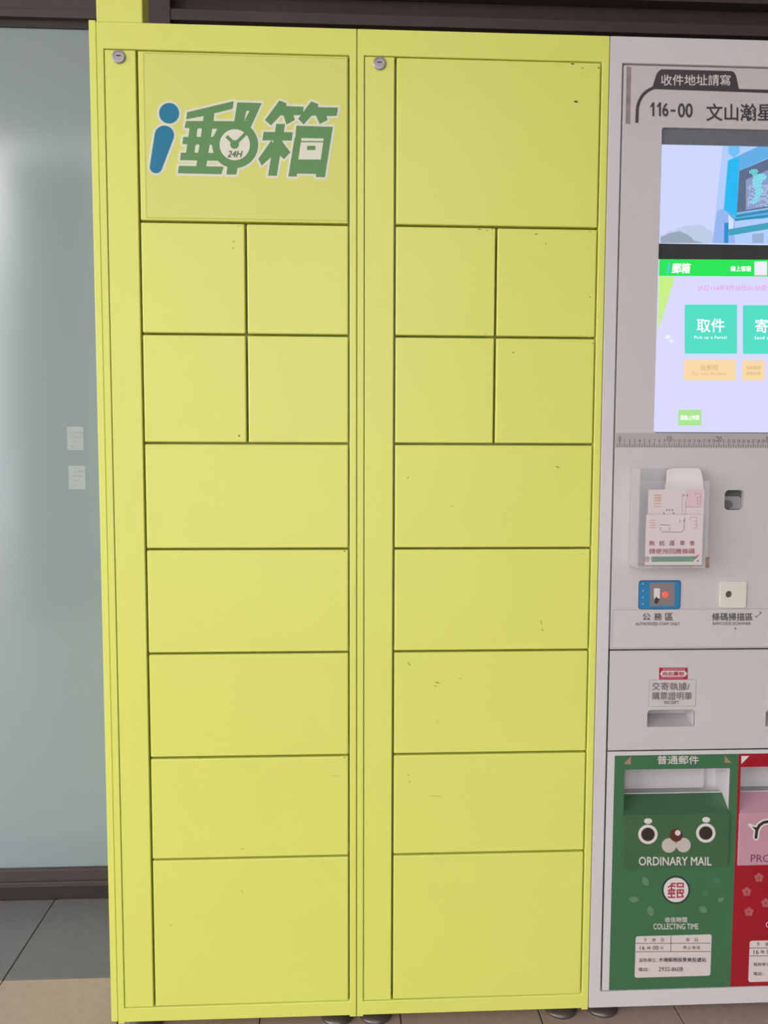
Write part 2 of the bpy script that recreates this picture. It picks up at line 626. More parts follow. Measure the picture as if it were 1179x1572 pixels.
gp.add(A(stroke((1040, 385), (918, 505), 34)), LGREEN, 4)
gp.add(A([(918 + 44 * math.cos(k * math.pi / 10), 505 + 44 * math.sin(k * math.pi / 10)) for k in range(20)]), LGREEN, 4)
gp.add(B([(604, 528), (862, 530), (860, 543), (602, 541)]), LGREEN, 3)
gp.add(B([(675, 582), (768, 582), (765, 630), (672, 628)]), LGREEN, 3)
gp.build('logo_characters', LD)
bp = Print(YD - 0.0003, 0.00025)
bp.add(i_dot, LBLUE, 2)
bp.add(i_body, LBLUE, 2)
o = bp.build('logo_letter', LD)
o['label'] = 'blue letter i of the logo'
lettering([('24H', *A([(845, 568)])[0], *A([(1000, 634)])[0], 0.015, 0.3)], mat('logo_small_green', (88, 120, 74), 0.5), YD, LD, 'logo_hours', 0.0016)

# ---- scuffs and chips on the doors
SC = mat('scuff', (146, 138, 58), 0.7, var=0.3, scale=400)
SC2 = mat('light_scuff', (190, 188, 96), 0.7, var=0.15, scale=400)


def scuffs(door, marks):
    Y = min(v.co.y for v in door.data.vertices)
    pr = Print(Y, 0.00015)
    for u, v, L, w, a, m in marks:
        dx, dy = math.cos(math.radians(a)) * L / 2, math.sin(math.radians(a)) * L / 2
        nx, ny = -dy / (L / 2) * w / 2, dx / (L / 2) * w / 2
        pr.add([(u - dx, v - dy), (u - dx * .3 + nx, v - dy * .3 + ny), (u + dx * .5 + nx * .7, v + dy * .5 + ny * .7), (u + dx, v + dy), (u + dx * .2 - nx, v + dy * .2 - ny)], m)
    pr.build('scuff_marks', door, stuff=True)


scuffs(D2[0], [(884, 156, 8, 3, 10, BLACK), (879, 98, 7, 2, 5, BLACK), (894, 104.5, 4, 2, 0, SC), (919, 104, 4, 3, 80, SC)])
scuffs(D2[1], [(736, 352, 7, 2, 5, SC), (748, 354, 3, 1.6, 0, SC), (756, 351, 4, 2, 0, SC), (746, 513, 3, 1.2, 0, SC)])
scuffs(D2[2], [(823, 359.5, 6, 2, -10, SC), (838, 374, 3, 2, 60, SC), (906, 356, 2, 3, 80, SC), (906, 456, 3, 2, 0, SC)])
scuffs(D2[4], [(788, 541, 5, 2, -20, SC), (910, 527, 3, 2, 0, SC)])
scuffs(D2[5], [(856, 717, 7, 2, 20, SC), (626, 733, 4, 3, 60, SC2), (694, 777, 6, 1.5, 0, SC2)])
scuffs(D2[6], [(831, 955, 8, 1.4, 80, SC), (833, 967, 6, 1.3, 70, SC), (893, 850, 5, 1.3, 10, SC2)])
scuffs(D2[7], [(628, 1019, 10, 1.8, 60, SC), (671, 1048, 9, 2, 10, SC), (668, 1053, 6, 1.2, 20, SC), (706, 1042, 6, 1.5, -10, SC2), (672, 1107, 8, 1.2, -45, SC2)])
scuffs(D2[8], [(627, 1190, 4, 2.5, 80, SC2), (629, 1200, 4, 2.5, 80, SC2), (668, 1222, 22, 1.0, 4, SC2)])
scuffs(D1[1], [(359, 371, 4, 3, 60, SC2), (358, 381, 4, 3, 30, SC2), (366, 347, 5, 1.2, 0, SC2)])
scuffs(D1[3], [(367, 669, 4, 4, 0, SC)])
scuffs(D1[6], [(529, 846, 3, 3, 40, SC)])
scuffs(D1[8], [(306, 1164, 8, 1.2, 0, SC), (515, 1191, 20, 1.0, 3, SC2), (529, 1163, 4, 1.5, 0, SC), (372, 1303, 6, 2, 0, SC2)])
scuffs(D1[9], [(372, 1368, 8, 1.2, 70, SC2), (262, 1420, 5, 2, 30, SC2)])

# ------------------------------------------------------------------ parcel kiosk
KX0, KX1 = 0.9632, 1.578
KM0, KM1 = 0.9898, 1.5514
K = thing('parcel_kiosk', 'grey white self-service mail kiosk with touch screens at the right of the lockers', 'kiosk', ((KX0 + KX1) / 2, 0.25, 0))
KZ = [1.9404, at(940, 998.3).z, at(940, 1153.5).z, 0.0855]
box('cabinet', KX0 + 0.002, KX1 - 0.001, 0.075, 0.50, Z10 + 0.002, ZT - 0.001, KIO, K)
plate('front_frame', [[(KX0 + 0.0008, Z10), (KX1, Z10), (KX1, ZT), (KX0 + 0.0008, ZT)],
                      [(KM0 - 0.0018, KZ[3] - 0.001), (KM1 + 0.0018, KZ[3] - 0.001), (KM1 + 0.0018, KZ[0] + 0.0018), (KM0 - 0.0018, KZ[0] + 0.0018)]],
      0.0, 0.075, KIO, K, 0.0012)
for fx in (1.013, 1.53):
    for fy in (0.07, 0.43):
        foot(K, fx, fy, Z10 + 0.004)

# upper panel with openings for the screen and the camera port
px0, px1 = KM0 + 0.0017, KM1 - 0.0017
sx0, sz0, _, sz1 = pxbox(1010, 195, 1300, 664.5)
sx0, sx1 = 1.0685, 1.473
sz1, sz0 = at(1017, 195).z, at(1004, 664.5).z
cam_b = pxbox(1113, 752.5, 1143, 783)
up = plate('control_panel', [[(px0, KZ[1] + 0.0015), (px1, KZ[1] + 0.0015), (px1, KZ[0] - 0.0018), (px0, KZ[0] - 0.0018)],
                             rrect(sx0, sz0, sx1, sz1, 0.006), rrect(*cam_b, 0.0085)],
           0.001, 0.03, KPAN, K, 0.0008)
# camera port
box('port_back', cam_b[0] - 0.004, cam_b[2] + 0.004, 0.031, 0.033, cam_b[1] - 0.004, cam_b[3] + 0.004, mat('port_grey', (120, 118, 122), 0.3), up)
plate('port_lens', [rrect(cam_b[0] + 0.0005, cam_b[1] + 0.0005, cam_b[2] - 0.0005, cam_b[3] - 0.0005, 0.0085)], 0.0135, 0.002,
      mat('dark_lens', (84, 92, 84), 0.06), up)
plate('port_bracket', [rrect(cam_b[0] + 0.001, cam_b[1] + 0.001, cam_b[2] - 0.001, cam_b[3] - 0.013, 0.007)], 0.0125, 0.001, mat('port_bracket_grey', (150, 147, 152), 0.3), up)  # plain grey plate over the lower part of the lens
plate('port_knob', [circ(cam_b[0] + 0.011, cam_b[1] + 0.010, 0.0105, 0.009)], 0.0115, 0.001, mat('port_knob_grey', (104, 102, 108), 0.3), up)  # darker oval at the lower left of the lens

# screens
SY = 0.006
scr = plate('screen_glass', [rrect(sx0 + 0.0006, sz0 + 0.0006, sx1 - 0.0006, sz1 - 0.0006, 0.0055)], SY, 0.01,
            mat('screen_bezel', (112, 114, 124), 0.12, var=0.03), K)  # glass colour lightened for the reflection along its top
vz1, vz0 = at(1020, 222, SY).z, at(1016, 374, SY).z
uz1, uz0 = at(1012, 398, SY).z, at(1004, 664, SY).z
ul = at(1013, 300, SY)


def E_(name, rgb, s=1.0):
    return emit('screen_' + name, rgb, s)


def U(x, y):      # crop used for the upper screen
    return (990 + x / 6.238, 180 + y / 6.238)


def flat(name, pts, m, Y, parent, lift):
    return plate(name, [pts], Y - lift, 0.0001, m, parent)


flat('video_sky', [(sx0 + 0.002, vz0), (sx1 - 0.002, vz0), (sx1 - 0.002, vz1), (sx0 + 0.002, vz1)], E_('sky', (206, 214, 255), 1.0), SY, scr, 0.0004)
flat('dark_band', [(sx0 + 0.0012, uz1), (sx1 - 0.002, uz1), (sx1 - 0.002, vz0), (sx0 + 0.0012, vz0)], mat('band_black', (62, 62, 64), 0.15, var=0.1, scale=20), SY, scr, 0.0003)
vp = Print(SY - 0.0004, 0.00012)
vp.add([U(745, 270), U(1300, 290), U(1300, 1215), U(645, 1205)], E_('pole_light', (176, 204, 250)), 1)
vp.add([U(645, 1205), U(690, 900), U(760, 870), U(860, 1000), U(860, 1210)], E_('pole_mid', (150, 180, 240)), 2)
tree = [U(148, 1205), U(148, 1130), U(190, 1120), U(230, 1085), U(280, 1090), U(320, 1060), U(380, 1040), U(440, 1040), U(500, 1030), U(560, 1035), U(600, 1075), U(650, 1090), U(645, 1205)]
vp.add(tree, E_('tree', (188, 202, 230)), 2)
vp.add([U(148, 1205), U(148, 1150), U(240, 1110), U(330, 1090), U(420, 1130), U(470, 1180), U(560, 1205)], E_('tree_dark', (150, 166, 184)), 3)
vp.add([U(800, 278), U(905, 280), U(905, 340), U(850, 390), U(800, 350)], E_('blue_a', (110, 190, 244)), 3)
vp.add([U(795, 415), U(1065, 290), U(1300, 190), U(1300, 330), U(1190, 385), U(905, 515), U(880, 920), U(1300, 860), U(1300, 960), U(860, 990), U(755, 880)], E_('housing', (96, 172, 230)), 3)
vp.add([U(795, 415), U(905, 380), U(895, 520), U(880, 930), U(860, 940), U(755, 880)], E_('housing_side', (24, 184, 240)), 4)
vp.add([U(905, 515), U(1300, 345), U(1300, 850), U(878, 915)], E_('signal_dark', (92, 108, 138)), 4)
vp.add([U(965, 600), U(1190, 500), U(1300, 480), U(1300, 830), U(965, 890)], E_('signal_mid', (138, 156, 196)), 5)
for p, q, w in (((870, 950), (1300, 880), 22), ((860, 985), (1300, 930), 22)):
    vp.add([U(*c) for c in stroke(p, q, w)], E_('rail', (40, 140, 172)), 5)
vp.add([U(*c) for c in stroke((800, 1105), (1300, 1020), 62)], E_('rail_light', (60, 160, 190)), 5)
vp.add([U(760, 1010), U(800, 1010), U(798, 1205), U(755, 1205)], E_('bracket', (40, 140, 205)), 5)
vp.add([U(800, 930), U(850, 990), U(845, 1070), U(800, 1080)], E_('bracket_white', (206, 226, 246)), 4)
vp.add([U(1025, 1120), U(1140, 1110), U(1135, 1205), U(1030, 1205)], E_('far_block', (150, 176, 214)), 4)
fig = [(995, 525), (1040, 490), (1085, 510), (1080, 550), (1135, 545), (1170, 575), (1125, 610), (1115, 660), (1130, 720), (1095, 760), (1075, 820), (985, 830), (1050, 770), (1050, 690), (1025, 620), (1040, 570)]
# the walking figure is made of rows of small lamps
def inside(x, y, poly):
    c = False
    for k in range(len(poly)):
        (xa, ya), (xb, yb) = poly[k], poly[k - 1]
        if (ya > y) != (yb > y) and x < (xb - xa) * (y - ya) / (yb - ya) + xa:
            c = not c
    return c


for gy in range(490, 860, 15):
    for gx in range(970, 1250, 15):
        jx = gx + (gy % 30) * 0.3
        on = inside(jx, gy, fig)
        if on or (gy > 640 and gx > 980 and random.random() < 0.6):
            vp.add([U(jx - 5, gy - 5), U(jx + 5, gy - 6), U(jx + 5, gy + 5), U(jx - 5, gy + 6)], E_('lamp_on', (120, 250, 250), 1.1) if on else E_('lamp_off', (186, 204, 238)), 6)
# clip the picture to the display
o = vp.build('video_picture', scr)
bm = bmesh.new()
bm.from_mesh(o.data)
for co, no in (((sx1 - 0.002, 0, 0), (1, 0, 0)), ((0, 0, vz1), (0, 0, 1)), ((0, 0, vz0), (0, 0, -1)), ((sx0 + 0.002, 0, 0), (-1, 0, 0))):
    bmesh.ops.bisect_plane(bm, geom=bm.verts[:] + bm.edges[:] + bm.faces[:], plane_co=co, plane_no=no, clear_outer=True)
bm.to_mesh(o.data)
bm.free()


def V_(x, y):      # crop used for the lower screen
    return (990 + x / 4.91, 380 + y / 4.91)


flat('menu_background', [(sx0 + 0.0012, uz0 + 0.001), (sx1 - 0.002, uz0 + 0.001), (sx1 - 0.002, uz1), (sx0 + 0.0012, uz1)], E_('lavender', (216, 217, 255), 1.0), SY, scr, 0.0004)
mp = Print(SY - 0.0004, 0.00012)
hl = at(1011, 424, SY)
gx1, gx2 = 1012.4, 1330


def rr_px(u0, v0, u1, v1, r, n=4):
    return [(p[0], p[1]) for p in rrect(u0, v0, u1, v1, r, n)]


mp.add([V_(109, 88), V_(900, 92), (1290, 400.5), (1290, 424.5), V_(928, 218), V_(106, 214)], E_('green_bar', (30, 228, 84)), 1)
mp.add([V_(106, 214), V_(225, 222), V_(98, 630)], E_('lime_corner', (196, 240, 130)), 1)
mp.add([V_(825, 105), V_(920, 105), V_(920, 210), V_(825, 210)], E_('white', (240, 238, 255)), 2)
mp.add(rr_px(1051, 467.6, 1131.5, 543, 2), E_('teal', (78, 222, 196)), 1)
mp.add(rr_px(1140.3, 468.6, 1221, 543.4, 2), E_('teal', (78, 222, 196)), 1)
mp.add(rr_px(1050, 552, 1129.5, 583.7, 2), E_('peach', (248, 216, 164)), 1)
mp.add(rr_px(1139.5, 553, 1173.5, 584, 2), E_('peach', (248, 216, 164)), 1)
mp.add(rr_px(1041.3, 629, 1076.6, 653, 2), E_('lime', (168, 230, 140)), 1)
mp.add([V_(150, 680), V_(175, 650), V_(195, 670), V_(175, 692)], E_('white', (240, 238, 255)), 1)
mp.add([V_(180, 700), V_(200, 690), V_(230, 715), V_(190, 715)], E_('white', (240, 238, 255)), 1)
mp.build('menu_button', scr, True)
EW = E_('letter_white', (255, 255, 255), 1.1)
lettering([('郵箱', 1031, 403.5, 1060.3, 420, 0.03, 0.15), ('線上客服', 1121.4, 408.3, 1153, 416.8, 0.03),
           ('取件', 1069.4, 489, 1112.2, 510.3, 0.01), ('Pick up a Parcel', 1065.8, 515.8, 1115.3, 521.5, 0.02, 0, 1.25),
           ('寄件', 1159, 489.5, 1201, 510.8, 0.01), ('Send a Parcel', 1158, 516, 1204, 521, 0.02, 0, 1.25),
           ('離島上作業', 1044.5, 637.5, 1073.5, 644.8, 0.03)], EW, SY - 0.0004, scr, 'menu_lettering', 0.0005)
lettering([('i', 1023.5, 403.5, 1028.5, 420, 0.05, 0.2)], E_('letter_blue', (90, 190, 250)), SY - 0.0004, scr, 'menu_letter', 0.0005)
lettering([('計訂114年9月20日01:00至9月', 1071, 437.8, 1190, 446.4, 0.0)], E_('letter_pink', (240, 140, 200)), SY - 0.0004, scr, 'notice_lettering', 0.0005)
lettering([('投郵筒', 1075, 560, 1102, 568.4, 0.0), ('Put into Mailbox', 1063.3, 571.2, 1114.2, 576, 0.0, 0, 1.3),
           ('其他服務', 1145, 561.5, 1168, 567.5, 0.0), ('使用說明', 1145, 570.5, 1167, 576, 0.0)], E_('letter_tan', (204, 168, 130)), SY - 0.0004, scr, 'button_lettering', 0.0005)

# address sign above the screen
PY = 0.001                      # front of the panels
sg = plate('address_sign', [[xz(961.5, 102), (px1 - 0.01, at(1179, 105).z - 0.0), (px1 - 0.01, at(1179, 192).z), xz(961.5, 190)]], PY - 0.0004, 0.0004,
           mat('sign_film', (203, 196, 196), 0.35, var=0.02), up)
ap = Print(PY - 0.0004, 0.00015)


def C(x, y):
    return (900 + x / 4.226, y / 4.226)


SIGN = mat('sign_dark', (70, 62, 68), 0.5, var=0.05)
ap.add([C(425, 578), C(440, 530), C(455, 482), C(470, 460), C(490, 449), C(940, 461), C(958, 468), C(972, 490), C(992, 585)], SIGN, 1)
arc = [(328, 797), (332, 700), (342, 660), (365, 618), (398, 588), (436, 570)]
for p, q in zip(arc, arc[1:]):
    ap.add([C(*c) for c in stroke(p, q, 21)], SIGN, 1)
ap.add([C(425, 562), C(1179, 582), (1420, 147), (1420, 152.5), C(1179, 604), C(425, 578)], SIGN, 1)
ap.add([C(262, 432), C(292, 434), C(285, 805), C(255, 803)], mat('worn_tape', (146, 132, 134), 0.6, var=0.25, scale=60), 1)
ap.build('sign_frame', up)
for dx in (0, 43):          # the two ones of the postcode, with their flags
    od = Print(PY - 0.0004, 0.0006)
    od.add([C(414 + dx, 690), C(431 + dx, 664), C(441 + dx, 664), C(441 + dx, 755), C(428 + dx, 755), C(428 + dx, 688), C(416 + dx, 700)], SIGN)
    od.build('sign_lettering', up)
lettering([('收件地址請寫', 1014.8, 114.6, 1121.2, 131.6, 0.008)], WHITE, PY - 0.0004, up, 'sign_heading')
lettering([('6', *C(492, 668), *C(533, 757), 0.02), ('-', *C(546, 712), *C(578, 726), 0.02), ('00', *C(593, 670), *C(690, 764), 0.02), ('文山瀚星', 1084, 159, 1186.5, 186, 0.016)], SIGN, PY - 0.0004, up, 'sign_lettering')

FEDGE = mat('film_edge', (160, 152, 151), 0.5, var=0.05)


def film_edge(parent, x0, z0, x1, z1, w=0.0009):
    plate('film_edge', [[(x0, z0), (x1, z0), (x1, z1), (x0, z1)], [(x0 + w, z0 + w), (x1 - w, z0 + w), (x1 - w, z1 - w), (x0 + w, z1 - w)]], PY - 0.0005, 0.0001, FEDGE, parent)


# ruler printed below the screen
x_r0 = 1.0004
rz1, rz0 = at(948, 664.5).z, at(948, 687).z
plate('ruler_strip', [[(x_r0 - 0.0085, rz0), (px1 - 0.02, rz0), (px1 - 0.02, rz1), (x_r0 - 0.0085, rz1)]], PY - 0.0002, 0.0002, mat('ruler_film', (180, 172, 171), 0.45), up)
bm = bmesh.new()
for k in range(-1, 101):
    h = 0.0085 if k % 2 == 0 else 0.0055
    if k % 20 == 0:
        h = 0.0115
    x = x_r0 + 0.005 * k
    vs = [bm.verts.new((x + a, PY - 0.0005, rz0 + 0.0004 + b)) for a, b in ((-0.0006, 0), (0.0006, 0), (0.0006, h), (-0.0006, h))]
    bm.faces.new(vs)
link('ruler_ticks', finish(bm, 'ruler_ticks'), INKG, up)['kind'] = 'stuff'
V, F = [], []
for k in range(0, 51):
    me = text_mesh(str(k), 0.01)
    xs = [v.co.x for v in me.vertices]
    ys = [v.co.y for v in me.vertices]
    hh = 0.0105 if k % 10 == 0 else 0.0062
    sc = hh / 0.72
    cx = (min(xs) + max(xs)) / 2
    n = len(V)
    zb = rz0 + (0.0125 if k % 10 == 0 else 0.0108)
    V += [(x_r0 + 0.01 * k + (v.co.x - cx) * sc * 0.8, PY - 0.0005, zb + v.co.y * sc) for v in me.vertices]
    F += [[n + i for i in p.vertices] for p in me.polygons]
    bpy.data.meshes.remove(me)
me = bpy.data.meshes.new('ruler_numbers')
me.from_pydata(V, [], F)
link('ruler_numbers', me, INKG, up)['kind'] = 'stuff'

# label film, card reader, scanner
fz1, fz0 = at(945, 935.8).z, KZ[1] + 0.004
plate('label_film', [[(px0 + 0.003, fz0), (px1 - 0.01, fz0), (px1 - 0.01, fz1), (px0 + 0.003, fz1)]], PY - 0.0003, 0.0003, mat('label_film', (206, 200, 200), 0.35, var=0.015), up)
film_edge(up, px0 + 0.003, fz0, px1 - 0.01, fz1)
lettering([('公', 986, 941, 998.5, 952.3, 0.01), ('務', 1004, 941, 1016, 952.3, 0.01), ('區', 1021, 941, 1033, 952.3, 0.01),
           ('條碼掃描區', 1092.7, 940.8, 1155.3, 952.8, 0.01)], INK, PY - 0.0003, up, 'panel_lettering')
lettering([('AUTHORIZED STAFF ONLY', 975.3, 955.2, 1043.6, 960, 0.01), ('BARCODE SCANNER', 1094, 954.7, 1152.6, 959.3, 0.01)], INKG, PY - 0.0003, up, 'panel_small_lettering')
sp_ = Print(PY - 0.0003, 0.0002)
for p, q in (((1158, 946), (1163, 948)), ((1161, 947), (1169, 940)), ((1166, 938), (1169, 942)), ((1128, 963), (1129.5, 967)), ((1127, 964), (1131, 965))):
    sp_.add(stroke(p, q, 1.1), INKG)
sp_.build('pen_marks', up, stuff=True)
rb = pxbox(980.3, 891, 1044.5, 935)
RB = mat('reader_blue', (44, 128, 180), 0.35, var=0.03)
plate('reader_rim', [rrect(rb[0], rb[1], rb[2], rb[3], 0.005)], PY - 0.002, 0.003, mat('reader_rim_navy', (34, 66, 96), 0.4), up, 0.0005)
rd = plate('card_reader', [rrect(rb[0] + 0.001, rb[1] + 0.0012, rb[2] - 0.0018, rb[3] - 0.0014, 0.0045)], PY - 0.0034, 0.003, RB, up, 0.0006)
RYY = PY - 0.0034
rp_ = Print(RYY, 0.0002)
rp_.add([(997.5, 894.5), (1035.6, 894.5), (1035.6, 930.5), (997.5, 930.5)], mat('reader_pad', (138, 126, 128), 0.4, var=0.06), 1)
rp_.add([(1003.7, 903), (1013, 903), (1013, 919), (1003.7, 919)], WHITE, 2)
rp_.add([(1004, 925), (1006, 917.5), (1008, 916), (1010, 919), (1012.5, 918), (1011, 923), (1008, 927.5)], INK, 3)
for y in (896, 907, 917, 927):
    rp_.add([(986.2, y - 0.8), (987.6, y - 0.8), (987.6, y + 0.8), (986.2, y + 0.8)], WHITE, 1)
rp_.build('reader_print', up)
lx, lz = xz(1020.5, 912.4)
bm = lathe_bm([(0.0, 0.0), (0.0066, 0.0), (0.0060, 0.0012), (0.004, 0.002), (0.0, 0.0022)], axis='Y', center=(lx, RYY - 0.0002, lz), n=24)
bmesh.ops.remove_doubles(bm, verts=bm.verts, dist=1e-6)
link('reader_lamp', finish(bm, 'reader_lamp', True), emit('red_lamp', (255, 96, 74), 1.0), up)
sb = pxbox(1105, 892.4, 1144.6, 932.7)
sc_cx, sc_cz = xz(1118, 912)
plate('scanner_plate', [rrect(*sb, 0.004), circ(sc_cx, sc_cz, 0.0068)], PY - 0.004, 0.004, CREAM, up, 0.001)
box('scanner_window', sc_cx - 0.009, sc_cx + 0.009, PY - 0.0012, PY - 0.0004, sc_cz - 0.009, sc_cz + 0.009, mat('scanner_dark', (92, 84, 66), 0.4, var=0.2, scale=200), up)

# receipt panel
def recess(parent, b, depth, m, rise=0.0):
    """a recess open to the front: sloping floor, side walls, top and back, as one mesh"""
    x0, z0, x1, z1 = b
    bm = bmesh.new()
    y0, y1 = PY + 0.0005, PY + depth
    zb = z0 + rise
    v = [bm.verts.new(p) for p in ((x0, y0, z0), (x1, y0, z0), (x1, y0, z1), (x0, y0, z1), (x0, y1, zb), (x1, y1, zb), (x1, y1, z1), (x0, y1, z1))]
    for f in ((0, 1, 5, 4), (1, 2, 6, 5), (2, 3, 7, 6), (3, 0, 4, 7), (4, 5, 6, 7)):
        bm.faces.new([v[i] for i in f])
    return link('slot_recess', finish(bm, 'slot_recess'), m, parent)


r1 = pxbox(994.2, 1090, 1066.8, 1116)
r2 = pxbox(1176, 1090, 1249, 1115)
rpn = plate('receipt_panel', [[(px0, KZ[2] + 0.0015), (px1, KZ[2] + 0.0015), (px1, KZ[1] - 0.0015), (px0, KZ[1] - 0.0015)],
                              [(r1[0], r1[1]), (r1[2], r1[1]), (r1[2], r1[3] - 0.004), (r1[2] - 0.004, r1[3]), (r1[0] + 0.004, r1[3]), (r1[0], r1[3] - 0.004)],
                              [(r2[0], r2[1]), (r2[2], r2[1]), (r2[2], r2[3] - 0.004), (r2[2] - 0.004, r2[3]), (r2[0] + 0.004, r2[3]), (r2[0], r2[3] - 0.004)]],
            PY, 0.004, KPAN, K, 0.0006)
recess(rpn, r1, 0.05, KPAN, 0.012)
recess(rpn, r2, 0.05, KPAN, 0.012)
plate('receipt_film', [[(a, b) for a, b in rrect(*pxbox(995.8, 1043.4, 1068.5, 1084.5), 0.001, 2)]], PY - 0.0003, 0.0003, mat('receipt_film', (206, 200, 198), 0.35, var=0.01), rpn)
plate('receipt_film', [[(a, b) for a, b in rrect(*pxbox(1178, 1051, 1248, 1084.5), 0.001, 2)]], PY - 0.0003, 0.0003, MATS['receipt_film'], rpn)
film_edge(rpn, *pxbox(995.8, 1043.4, 1068.5, 1084.5), 0.0008)
lettering([('交寄執據/', 1000.6, 1047.2, 1058.5, 1059.5, 0.006), ('購票證明單', 1000.6, 1062.2, 1062, 1074.4, 0.006), ('RECEIPT', 1019.5, 1075.8, 1042.5, 1080.6, 0.01)],
          INKG, PY - 0.0003, rpn, 'receipt_lettering')
rl = Print(PY, 0.0003)
rl.add([C(472, 188 + 4143), C(658, 188 + 4143), C(658, 265 + 4143), C(472, 265 + 4143)], INKR, 1)
rl.add([C(478, 228 + 4143), C(492, 208 + 4143), C(638, 208 + 4143), C(655, 228 + 4143), C(638, 246 + 4143), C(492, 246 + 4143)], WHITE, 2)
for k in range(14):
    rl.add([C(496 + k * 10.5, 193 + 4143), C(503 + k * 10.5, 193 + 4143), C(503 + k * 10.5, 203 + 4143), C(496 + k * 10.5, 203 + 4143)], INKP, 2)
    rl.add([C(484 + k * 10.5, 250 + 4143), C(490 + k * 10.5, 250 + 4143), C(490 + k * 10.5, 258 + 4143), C(484 + k * 10.5, 258 + 4143)], INKP, 2)
rl.build('tear_label', rpn)
lettering([('向右撕取', *C(495, 214 + 4143), *C(636, 241 + 4143), 0.03)], INKR, PY - 0.0009, rpn, 'tear_lettering', 0.0003)

# ---- mail door with the two drop boxes
def W6(x, y):
    return (940 + x / 4.933, 1150 + y / 4.933)


gb = pxbox(958.2, 1180.6, 1120.6, 1251)
gb = (at(958.2, 1215).x, at(1040, 1251).z, at(1121.0, 1215).x, at(1040, 1180.5).z)
redx0 = 0.5 * (at(1133, 1170).x + at(1126, 1400).x)
rbx = (at(1136.2, 1215).x, at(1179, 1248).z, at(1136.2, 1215).x + (gb[2] - gb[0]), at(1179, 1177).z)
ZB0, ZB1 = KZ[3] + 0.0012, KZ[2] - 0.0015
md = plate('mail_door', [[(px0, ZB0), (px1, ZB0), (px1, ZB1), (px0, ZB1)],
                         [(gb[0], gb[1]), (gb[2], gb[1]), (gb[2], gb[3]), (gb[0], gb[3])],
                         [(rbx[0], rbx[1]), (rbx[2], rbx[1]), (rbx[2], rbx[3]), (rbx[0], rbx[3])]], PY, 0.004, KIO, K, 0.0006)
gx0_, gx1_ = at(939, 1300).x + 0.002, redx0
gz1, gz0 = at(1000, 1159.5).z, at(1000, 1518.5).z
rx1_ = px1 - (gx0_ - px0)
hole_g = [(gb[0], gb[1]), (gb[2], gb[1]), (gb[2], gb[3]), (gb[0], gb[3])]
hole_r = [(rbx[0], rbx[1]), (rbx[2], rbx[1]), (rbx[2], rbx[3]), (rbx[0], rbx[3])]
plate('green_panel', [[(gx0_, gz0), (gx1_, gz0), (gx1_, gz1), (gx0_, gz1)], hole_g], PY - 0.0006, 0.0006, GREEN, md)
plate('red_panel', [[(gx1_, gz0), (rx1_, gz0), (rx1_, gz1), (gx1_, gz1)], hole_r], PY - 0.0006, 0.0006, RED, md)


def hopper(b, mslope, u0v, name):
    """drop box mouth: white side walls and back with a pale flap, sloping apron below"""
    x0, z0, x1, z1 = b
    d1, d2 = 0.036, 0.068
    zs = z0 + 0.030                 # upper edge of the apron
    bm = bmesh.new()
    y0 = PY - 0.0004
    def quad(*ps):
        bm.faces.new([bm.verts.new(p) for p in ps])
    quad((x0, y0, z0), (x0, d2, z0), (x0, d2, z1), (x0, y0, z1))
    quad((x1, y0, z0), (x1, d2, z0), (x1, d2, z1), (x1, y0, z1))
    quad((x0, y0, z1), (x1, y0, z1), (x1, d2, z1), (x0, d2, z1))
    quad((x0, d2, z0), (x1, d2, z0), (x1, d2, z1), (x0, d2, z1))
    link('mouth_lining', finish(bm, 'mouth_lining'), KIO, md)
    bm = bmesh.new()
    pts = [(y0 - 0.003, z0 - 0.002), (y0 - 0.003, z0 + 0.002), (d1, zs), (d1, zs - 0.004), (y0 + 0.002, z0 - 0.002)]
    va = [bm.verts.new((x0 + 0.0008, a, c)) for a, c in pts]
    vb = [bm.verts.new((x1 - 0.0008, a, c)) for a, c in pts]
    for k in range(5):
        bm.faces.new((va[k], va[(k + 1) % 5], vb[(k + 1) % 5], vb[k]))
    bm.faces.new(va[::-1])
    bm.faces.new(vb)
    bmesh.ops.recalc_face_normals(bm, faces=bm.faces)
    link('mouth_apron', finish(bm, 'mouth_apron'), mslope, md)
    box('apron_lip', x0 + 0.0008, x1 - 0.0008, d1 + 0.0002, d1 + 0.004, zs - 0.002, zs + 0.0012, KIO, md, 0.0005)
    box('mouth_flap', x0 + 0.012, x1 - 0.03, d2 - 0.012, d2 - 0.008, zs + 0.002, z1 - 0.004, mat('flap_white', (206, 200, 203), 0.4), md, 0.001)


hopper(gb, GREEN2, 0, 'g')
hopper(rbx, PINK, 0, 'r')
FZ0, FZ1 = at(1040, 1331).z, gb[1] + 0.0005
FY = PY - 0.004
box('face_plate', gb[0] - 0.001, gb[2] + 0.0005, FY, PY - 0.0004, FZ0, FZ1, GREEN2, md, 0.0012)
box('face_plate', rbx[0] - 0.001, rbx[2] + 0.0005, FY, PY - 0.0004, at(1179, 1327).z, rbx[1] + 0.0005, PINK, md, 0.0012)
fp = Print(FY, 0.0002)


def pc(u, v, r, r2=None, n=28):
    r2 = r2 or r
    return [(u + r * math.cos(2 * math.pi * k / n), v + r2 * math.sin(2 * math.pi * k / n)) for k in range(n)]


